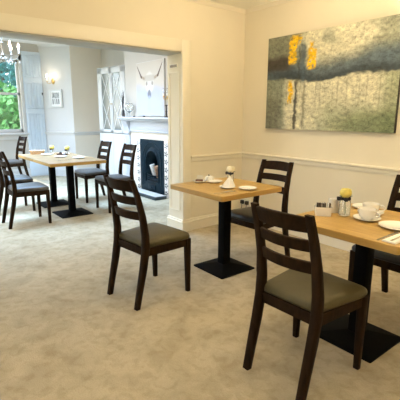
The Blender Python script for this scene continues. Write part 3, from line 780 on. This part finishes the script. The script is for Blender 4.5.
mb = MB(); mb.box((-.93, -.165, 1.272), (.93, -.001, 1.305), .010, 3); mb.box((-.905, -.14, 1.25), (.905, -.001, 1.272), .008); mb.box((-.885, -.12, 1.233), (.885, -.001, 1.25), .005); mb.build('mantel_shelf', M['mantel'], t)
mb = MB(); mb.box((-.72, -.03, .93), (.72, -.001, 1.05), .003)
for s in (-1, 1): mb.box((min(s * .515, s * .72), -.028, 0), (max(s * .515, s * .72), -.001, .93), .003)
mb.build('surround_slab', M['slab'], t)
for s in (-1, 1):
    mb = MB(); mb.box((-.055, -.034, 0), (.055, -.005, .93), .002); mb.build('tile_panel', M['tiles'], t).location = (s * .448, 0, .004)
# iron front: plate with an arched opening
W2 = .38
def arch(hw, zb, zs, ap, n=24):
    pts = [(-hw, zb), (-hw, (zb + zs) / 2)] + [(-hw * cos(pi * k / n), zs + (ap - zs) * sin(pi * k / n)) for k in range(n + 1)] + [(hw, (zb + zs) / 2), (hw, zb)]
    return pts
inner = arch(.19, .20, .50, .73)
def rect_pt(x, z):
    cz = .5; dx, dz = x, z - cz
    k = min(W2 / abs(dx) if abs(dx) > 1e-6 else 1e9, (.93 - cz) / dz if dz > 1e-6 else 1e9, (cz - .10) / -dz if dz < -1e-6 else 1e9)
    return (dx * k, cz + dz * k)
outer = [rect_pt(x, z) for x, z in inner]; outer[0] = (-W2, .10); outer[-1] = (W2, .10)
mb = MB()
mb.loft([[V((x, y, z)) for x, z in pts] for pts, y in ((outer, -.012), (outer, -.03), (arch(.25, .14, .52, .82), -.034), (arch(.235, .16, .515, .80), -.022), (arch(.21, .19, .505, .755), -.03), (inner, -.012), (arch(.15, .22, .46, .62), .16), (arch(.14, .22, .45, .60), .26))], caps=False, closed=False)
mb.box((-W2, -.03, 0), (W2, -.008, .205), .004)
mb.build('iron_front', M['iron'], t, 35)
for pts, r in ((arch(.30, .12, .55, .88), .009), (arch(.205, .2, .50, .745), .008)):
    mb = MB(); mb.tube([(x, -.033, z) for x, z in pts], r, 8); mb.build('arch_rib', M['iron'], t, 60)
mb = MB(); mb.box((-.16, .01, .02), (.16, .26, .24)); mb.box((-.20, .255, .0), (.20, .275, .8)); mb.build('fire_back', M['soot'], t)
mb = MB()
for k in range(4): mb.tube([(-.185, -.02, .22 + .035 * k), (-.09, -.055, .22 + .035 * k), (.09, -.055, .22 + .035 * k), (.185, -.02, .22 + .035 * k)], .006, 8)
mb.build('grate_bars', M['iron'], t)
mb = MB(); mb.box((-.12, -.045, .05), (.12, -.028, .16), .004); mb.ball((0, -.05, .11), .012); mb.build('ash_door', M['iron'], t)
for (x, y, z, r, l, rz, tl, m, lb) in ((-.075, .05, .40, .045, .20, .2, -.3, 'birch', 'pale birch log standing on the left in the iron grate'), (.06, .05, .385, .045, .20, -.2, .35, 'log', 'tan split log leaning on the right in the iron grate')):
    mb = MB(); mb.lathe([(0, -l / 2), (r * .96, -l / 2), (r, -l / 2 + .006), (r * 1.04, 0), (r, l / 2 - .006), (r * .96, l / 2), (0, l / 2)], seg=12)
    o = mb.build('log', M[m]); o.location = (FX + x, BY + y, z); o.rotation_euler = (.25, tl * .5, rz); tag(o, lb, 'log', 'logs in the grate')
h = thing('hearth', 'low cream stone hearth slab with dark slate edge in front of the fireplace', 'hearth', (FX, BY, 0))
mb = MB(); mb.box((-.535, -.315, .0), (.535, -.09, .048), .004); mb.build('slate_edge', M['slate'], h)
mb = MB(); mb.box((-.505, -.285, .046), (.505, -.09, .052), .002); mb.build('hearth_top', M['hearth'], h)

# on the mantel
t = thing('twig_vase', 'dark bare twigs in a slim vase at the left end of the mantelpiece', 'vase', (-3.03, -.075, 1.305))
mb = MB(); mb.lathe([(0, 0), (.022, 0), (.03, .03), (.026, .09), (.018, .12), (.022, .13), (.016, .13), (.012, .12), (0, .115)], seg=18); mb.build('vase_body', M['twig'], t)
mb = MB()
for k in range(9):
    a = random.uniform(0, 2 * pi); l = random.uniform(.18, .40); d = V((cos(a) * .10, sin(a) * .05, 1)).normalized()
    p = V((0, 0, .11)); pts = [p]
    for j in range(4): p = p + d * l / 4 + V((random.uniform(-.014, .014), random.uniform(-.01, .01), 0)); pts.append(p)
    mb.tube(pts, [.006, .005, .0045, .004, .002], 6)
    mb.tube([pts[2], pts[2] + V((cos(a + 1) * .05, sin(a + 1) * .03, .06))], [.004, .002], 6)
mb.build('twigs', M['twig'], t)
mb = MB(); mb.lathe([(0, 0), (.05, 0), (.05, .006), (.012, .014), (.010, .07), (.03, .085), (.075, .13), (.085, .18), (.065, .235), (.055, .24), (.058, .235), (.078, .18), (.068, .135), (.02, .09), (0, .088)], seg=26)
o = mb.build('glass_goblet', M['glass']); o.location = (-2.80, -.075, 1.305); tag(o, 'round clear glass bowl on a foot, left of the skull picture on the mantelpiece', 'glass')
for x, lb in ((-2.55, 'small dark pebble ornament on the mantelpiece under the left part of the skull picture'), (-2.22, 'small dark pebble ornament on the mantelpiece under the middle of the skull picture')):
    mb = MB(); mb.ball((0, 0, .012), .025, 2, (1.2, .8, .5)); o = mb.build('ornament', M['twig']); o.location = (x, -.12, 1.305); tag(o, lb, 'ornament', 'pebbles on the mantelpiece')
mb = MB(); mb.lathe([(0, 0), (.035, 0), (.036, .01), (.014, .02), (.010, .08), (.018, .09), (.010, .1), (.010, .17), (.020, .18), (.020, .19), (0, .19)], seg=18)
o = mb.build('candlestick', M['twig']); o.location = (-1.60, -.08, 1.305); tag(o, 'dark candlestick at the right end of the mantelpiece by the jamb', 'candlestick')

# ------------------------------------------------------------------ glazed cabinet
CX0, CX1, CYF, CH = -4.20, -3.24, 0., 2.24
cw = CX1 - CX0; cc = (CX0 + CX1) / 2
t = thing('glazed_cabinet', 'tall white cabinet with lattice-glazed doors in the alcove left of the fireplace', 'cabinet', (cc, .035, 0), radians(7))
mb = MB(); mb.box((-cw / 2, .02, 0), (cw / 2, .24, .98), .003); mb.box((-cw / 2, .22, .98), (cw / 2, .24, CH), .002)
for s in (-1, 1): mb.box((min(s * cw / 2, s * (cw / 2 - .03)), .02, .98), (max(s * cw / 2, s * (cw / 2 - .03)), .23, CH), .002)
mb.box((-cw / 2, .02, CH - .05), (cw / 2, .23, CH), .002); mb.box((-cw / 2, -.004, CH), (cw / 2, .24, CH + .012), .004)
mb.build('carcass', M['trim_white'], t)
for z in (1.38, 1.76): mb = MB(); mb.box((-cw / 2 + .03, .05, z), (cw / 2 - .03, .21, z + .02), .002); mb.build('shelf', M['trim_white'], t)
for s in (-1, 1):
    x0, x1 = (0.003, cw / 2 - .004) if s > 0 else (-cw / 2 + .004, -.003)
    mb = MB(); z0, z1, f = .99, CH - .005, .15
    mb.box((x0, -.004, z0), (x0 + f * (.3 if s > 0 else 1), .02, z1), .004); mb.box((x1 - f * (.3 if s < 0 else 1), -.004, z0), (x1, .02, z1), .004); mb.box((x0, -.004, z0), (x1, .02, z0 + .06), .004); mb.box((x0, -.004, z1 - .10), (x1, .02, z1), .004)
    a0, a1 = x0 + f * (.3 if s > 0 else 1), x1 - f * (.3 if s < 0 else 1); b0, b1 = z0 + .06, z1 - .1
    n = 2; st = (b1 - b0) / n
    for k in range(n):
        for p, q in (((a0, b0 + st * k), (a1, b0 + st * (k + 1))), ((a1, b0 + st * k), (a0, b0 + st * (k + 1)))):
            mb.loft([[V((p_[0] - .009, y, p_[1])) if e == 0 else V((p_[0] + .009, y, p_[1])) for e, y in ((0, .0), (1, .0), (1, .014), (0, .014))] for p_ in (p, q)])
    d = mb.build('glazed_door', M['trim_white'], t)
    mb = MB(); mb.box((a0, .006, b0), (a1, .009, b1)); mb.build('pane', M['obscure'], d)
    mb = MB(); mb.ball(((.03 if s > 0 else -.03), -.012, 1.55), .012); mb.build('knob', M['brass'], d)
    mb = MB(); mb.box((x0, -.002, .12), (x1, .02, .97), .004); mb.box((x0 + .07, -.008, .2), (x1 - .07, 0, .9), .006); mb.build('lower_door', M['trim_white'], t)
# ------------------------------------------------------------------ window shutter by the bay
t = thing('window_shutter', 'tall pale blue panelled shutter folded against the wall right of the bay window', 'shutter', (-5.4, -.945, 0))
mb = MB(); mb.box((.0, -.19, .02), (.03, .19, 2.62), .004); mb.box((.0, -.205, 0.18), (.036, .205, .30), .004); mb.build('board', M['shutter'], t)
for y0, y1 in ((-.165, -.015), (.015, .165)):
    for z0, z1 in ((.36, 1.36), (1.46, 2.0), (2.1, 2.56)):
        mb = MB()
        w_ = .026
        mb.box((.028, y0, z0), (.052, y0 + w_, z1), .006); mb.box((.028, y1 - w_, z0), (.052, y1, z1), .006); mb.box((.028, y0, z0), (.052, y1, z0 + w_), .006); mb.box((.028, y0, z1 - w_), (.052, y1, z1), .006)
        mb.box((.026, y0 + .045, z0 + .045), (.044, y1 - .045, z1 - .045), .010)
        mb.build('panel_moulding', M['shutter'], t)
mb = MB(); mb.tube([(.03, .165, 1.76), (.065, .165, 1.75), (.07, .165, 1.78)], .008, 8); mb.ball((.068, .165, 1.785), .014); mb.build('hook', M['black'], t)

# vent on the jamb reveal and socket in the corner
t = thing('air_vent', 'small cream slotted vent high on the jamb of the wide opening', 'vent', (-.14, JY, 1.872))
mb = MB(); mb.box((-.075, -.008, -.022), (.075, 0, .022), .003); mb.build('plate', M['trim'], t)
mb = MB()
for k in range(9): mb.box((-.066 + .0150 * k, -.0095, -.014), (-.058 + .0150 * k, -.004, .014), .001)
mb.build('slots', M['cake'], t)
t = thing('wall_socket', 'low white wall socket with two dark plugs behind the small square table', 'socket', (.10, 0, .245))
mb = MB(); mb.box((-.085, -.012, -.05), (.085, -.0, .05), .004); mb.build('face_plate', M['card'], t)
for x in (-.042, .042):
    mb = MB(); mb.box((x - .024, -.045, -.022), (x + .024, -.012, .026), .006); mb.tube([(x, -.035, -.02), (x * .9, -.04, -.08), (x * .3, -.035, -.16), (x * .2, -.03, -.235)], .004, 8); mb.build('plug', M['ribbon'], t)

# ------------------------------------------------------------------ garden outside
slab('ground', M['grass'], [((-30, -30, -.5), (-5.7, 20, -.4)), ((-5.7, -30, -.5), (10, -6.4, -.4))])
def tree(label, x, y, h, r, m, seed, n=900):
    t = thing('garden_tree', label, 'tree', (x, y, -.4), 0, 'trees outside the bay window')
    rnd = random.Random(seed)
    mb = MB(); mb.tube([(0, 0, 0), (.08, .05, h * .4), (-.05, .1, h * .8)], [.11, .09, .04], 8)
    for k in range(7):
        a = rnd.uniform(0, 6.28); z = h * rnd.uniform(.3, .7); mb.tube([(.05, .05, z), (cos(a) * r * .5, sin(a) * r * .5, z + .3), (cos(a) * r * .8, sin(a) * r * .8, z + .7)], [.04, .025, .01], 6)
    mb.build('trunk', M['bark'], t)
    vs = []; fs = []
    for k in range(n):
        u = V((rnd.gauss(0, 1), rnd.gauss(0, 1), rnd.gauss(0, 1))).normalized() * r * rnd.random() ** .4
        c = V((u.x, u.y, h * .62 + u.z * h * .42 / r)); s = rnd.uniform(.06, .15)
        e1 = V((rnd.gauss(0, 1), rnd.gauss(0, 1), rnd.gauss(0, 1))).normalized(); e2 = e1.orthogonal().normalized()
        i = len(vs); vs += [c - e1 * s, c + e2 * s * .5, c + e1 * s, c - e2 * s * .5]; fs.append((i, i + 1, i + 2, i + 3))
    me = bpy.data.meshes.new('foliage'); me.from_pydata([tuple(v) for v in vs], [], fs); me.materials.append(m)
    o = bpy.data.objects.new('foliage', me); COL.objects.link(o); o.parent = t
tree('bright green bush filling the lower pane of the bay window', -7.5, -1.0, 2.4, .85, M['foliage'], 1, 1500)
tree('tall blue-green tree seen through the upper pane of the bay window', -11.2, -.3, 5.4, 1.8, M['foliage2'], 2, 2600)
tree('blue-green shrub at the left of the lower window pane', -9.4, -2.9, 2.6, 1.0, M['foliage2'], 3, 1200)
tree('dark blue-green tree filling the background behind the taller tree', -16.5, 1.4, 7.5, 2.8, M['foliage2'], 5, 3000)

# ------------------------------------------------------------------ lamps, daylight, camera
def added_globe(label, x, y, zc, m, grp, drop=0.):  # unseen lamps added to raise the brightness of both rooms
    t = thing('added_ceiling_lamp', label, 'ceiling lamp', (x, y, zc), 0, grp)
    mb = MB(); mb.lathe([(0, 0), (.07, 0), (.072, -.012), (.05, -.022), (.036, -.03), (0, -.03)], seg=24); mb.build('ceiling_rose', M['brass'], t)
    mb = MB(); mb.ball((0, 0, -.095 - drop), .08, 3); mb.build('globe', M[m], t)
    if drop: mb = MB(); mb.tube([(0, 0, -.02), (0, 0, -.03 - drop)], .007, 8); mb.build('rod', M['brass'], t)
GN, GF = 'small added opal ceiling globes, unseen, in the near room', 'small added white ceiling globes, unseen, in the next room'
added_globe('small opal ceiling globe added as unseen fill light between the small square table and the painting, above the frame', 1.15, -1.1, H1, 'globe_soft', GN)
added_globe('small opal ceiling globe added as unseen fill light over the front table, above the frame', 2.35, -1.2, H1, 'globe', GN, .22)
added_globe('opal globe on a short rod, added unseen fill light over the open carpet, above the frame', 0.7, -3.9, H1, 'globe_dim', GN, .45)
added_globe('opal globe on a short rod, added unseen fill light nearest the camera, above the frame', 3.3, -2.9, H1, 'globe', GN, .32)
added_globe('small white ceiling globe added unseen to the next room on the garden side, hidden above the opening', -2.2, -3.5, H2, 'globe_white', GF)  # this and the next globe are added to lift the floor brightness
added_globe('small white ceiling globe added unseen to the next room near the fireplace, hidden above the opening', -1.0, -1.9, H2, 'globe_white', GF)
def uplighter(label, loc, rz):  # unseen wall lamp added to brighten the ceiling and upper wall
    t = thing('added_uplighter', label, 'wall lamp', loc, rz)
    mb = MB(); mb.lathe([(0, -.07), (.05, -.06), (.11, -.02), (.14, .03), (.136, .03), (.105, -.015), (.05, -.05), (0, -.058)], (0, -.16, 0), 28); mb.build('bowl', M['trim'], t)
    mb = MB(); mb.box((-.04, -.05, -.05), (.04, 0, .03), .008); mb.build('bracket', M['brass'], t)
    mb = MB(); mb.ball((0, -.16, .01), .055, 3); mb.build('bulb', M['globe_up'], t)
uplighter('unseen cream bowl uplighter added to brighten the ceiling on the dado wall right of the painting, outside the frame', (2.5, 0, 1.80), 0)
def daylight(name, loc, rot, sx_, sy_, power, col, spread=180):
    l = bpy.data.lights.new(name, 'AREA'); l.shape = 'RECTANGLE'; l.size = sx_; l.size_y = sy_; l.energy = power; l.color = col; l.spread = radians(spread)
    o = bpy.data.objects.new(name, l); COL.objects.link(o); o.location = loc; o.rotation_euler = rot
BLUE = (.60, .78, 1.0)
daylight('added_daylight_garden', ((SX0 + SX1) / 2, -4.86, 1.6), (radians(44), 0, 0), 2.8, 2.0, 60, BLUE, 115)  # fill light at the added side window, tilted towards the floor
daylight('added_rooflight_fill', ((RX0 + RX1) / 2, (RY0 + RY1) / 2, H2 - .01), (0, 0, 0), 2.1, 2.1, 135, (.40, .66, 1.0), 110)  # blue fill under the added rooflight, aimed straight at the floor
daylight('daylight_bay', (-5.36, (WY0 + WY1) / 2, 1.7), (0, radians(-90), 0), 1.3, 1.3, 20, BLUE)
daylight('daylight_front', (2.0, -6.06, 1.5), (radians(90), 0, 0), 1.7, 1.4, 4, BLUE)

w = bpy.data.worlds.new('world'); sc.world = w; w.use_nodes = True
nt = w.node_tree; bg = nt.nodes['Background']
sky = nt.nodes.new('ShaderNodeTexSky'); sky.sky_type = 'NISHITA'; sky.sun_disc = False; sky.sun_elevation = radians(42); sky.sun_rotation = radians(200)
nt.links.new(sky.outputs[0], bg.inputs['Color']); bg.inputs['Strength'].default_value = .7
sl = bpy.data.lights.new('sun', 'SUN'); sl.energy = 4; sl.color = (1, .96, .88); sl.angle = radians(1)
so = bpy.data.objects.new('sun', sl); COL.objects.link(so); so.rotation_euler = V((-.42, -.12, -.85)).to_track_quat('-Z', 'Y').to_euler()

cam = bpy.data.cameras.new('camera'); co = bpy.data.objects.new('camera', cam); COL.objects.link(co)
cam.sensor_width = 36; cam.sensor_height = 36; cam.sensor_fit = 'HORIZONTAL'; cam.lens = 36 * 393.35 / 400; cam.clip_start = .05
th, pt, ro = .8998, .2136, .0037
fw = V((-sin(th) * cos(pt), cos(th) * cos(pt), -sin(pt))); r = V((cos(th), sin(th), 0)); up = r.cross(fw)
r2 = r * cos(ro) + up * sin(ro); u2 = -r * sin(ro) + up * cos(ro)
m4 = Matrix((r2, u2, -fw)).transposed().to_4x4(); m4.translation = V((3.619, -3.5539, 1.3489))
co.matrix_world = m4
sc.camera = co
vs = sc.view_settings; vs.view_transform = 'Standard'; vs.look = 'None'; vs.exposure = .12; vs.gamma = 1; vs.use_curve_mapping = False
sc.cycles.use_denoising = True
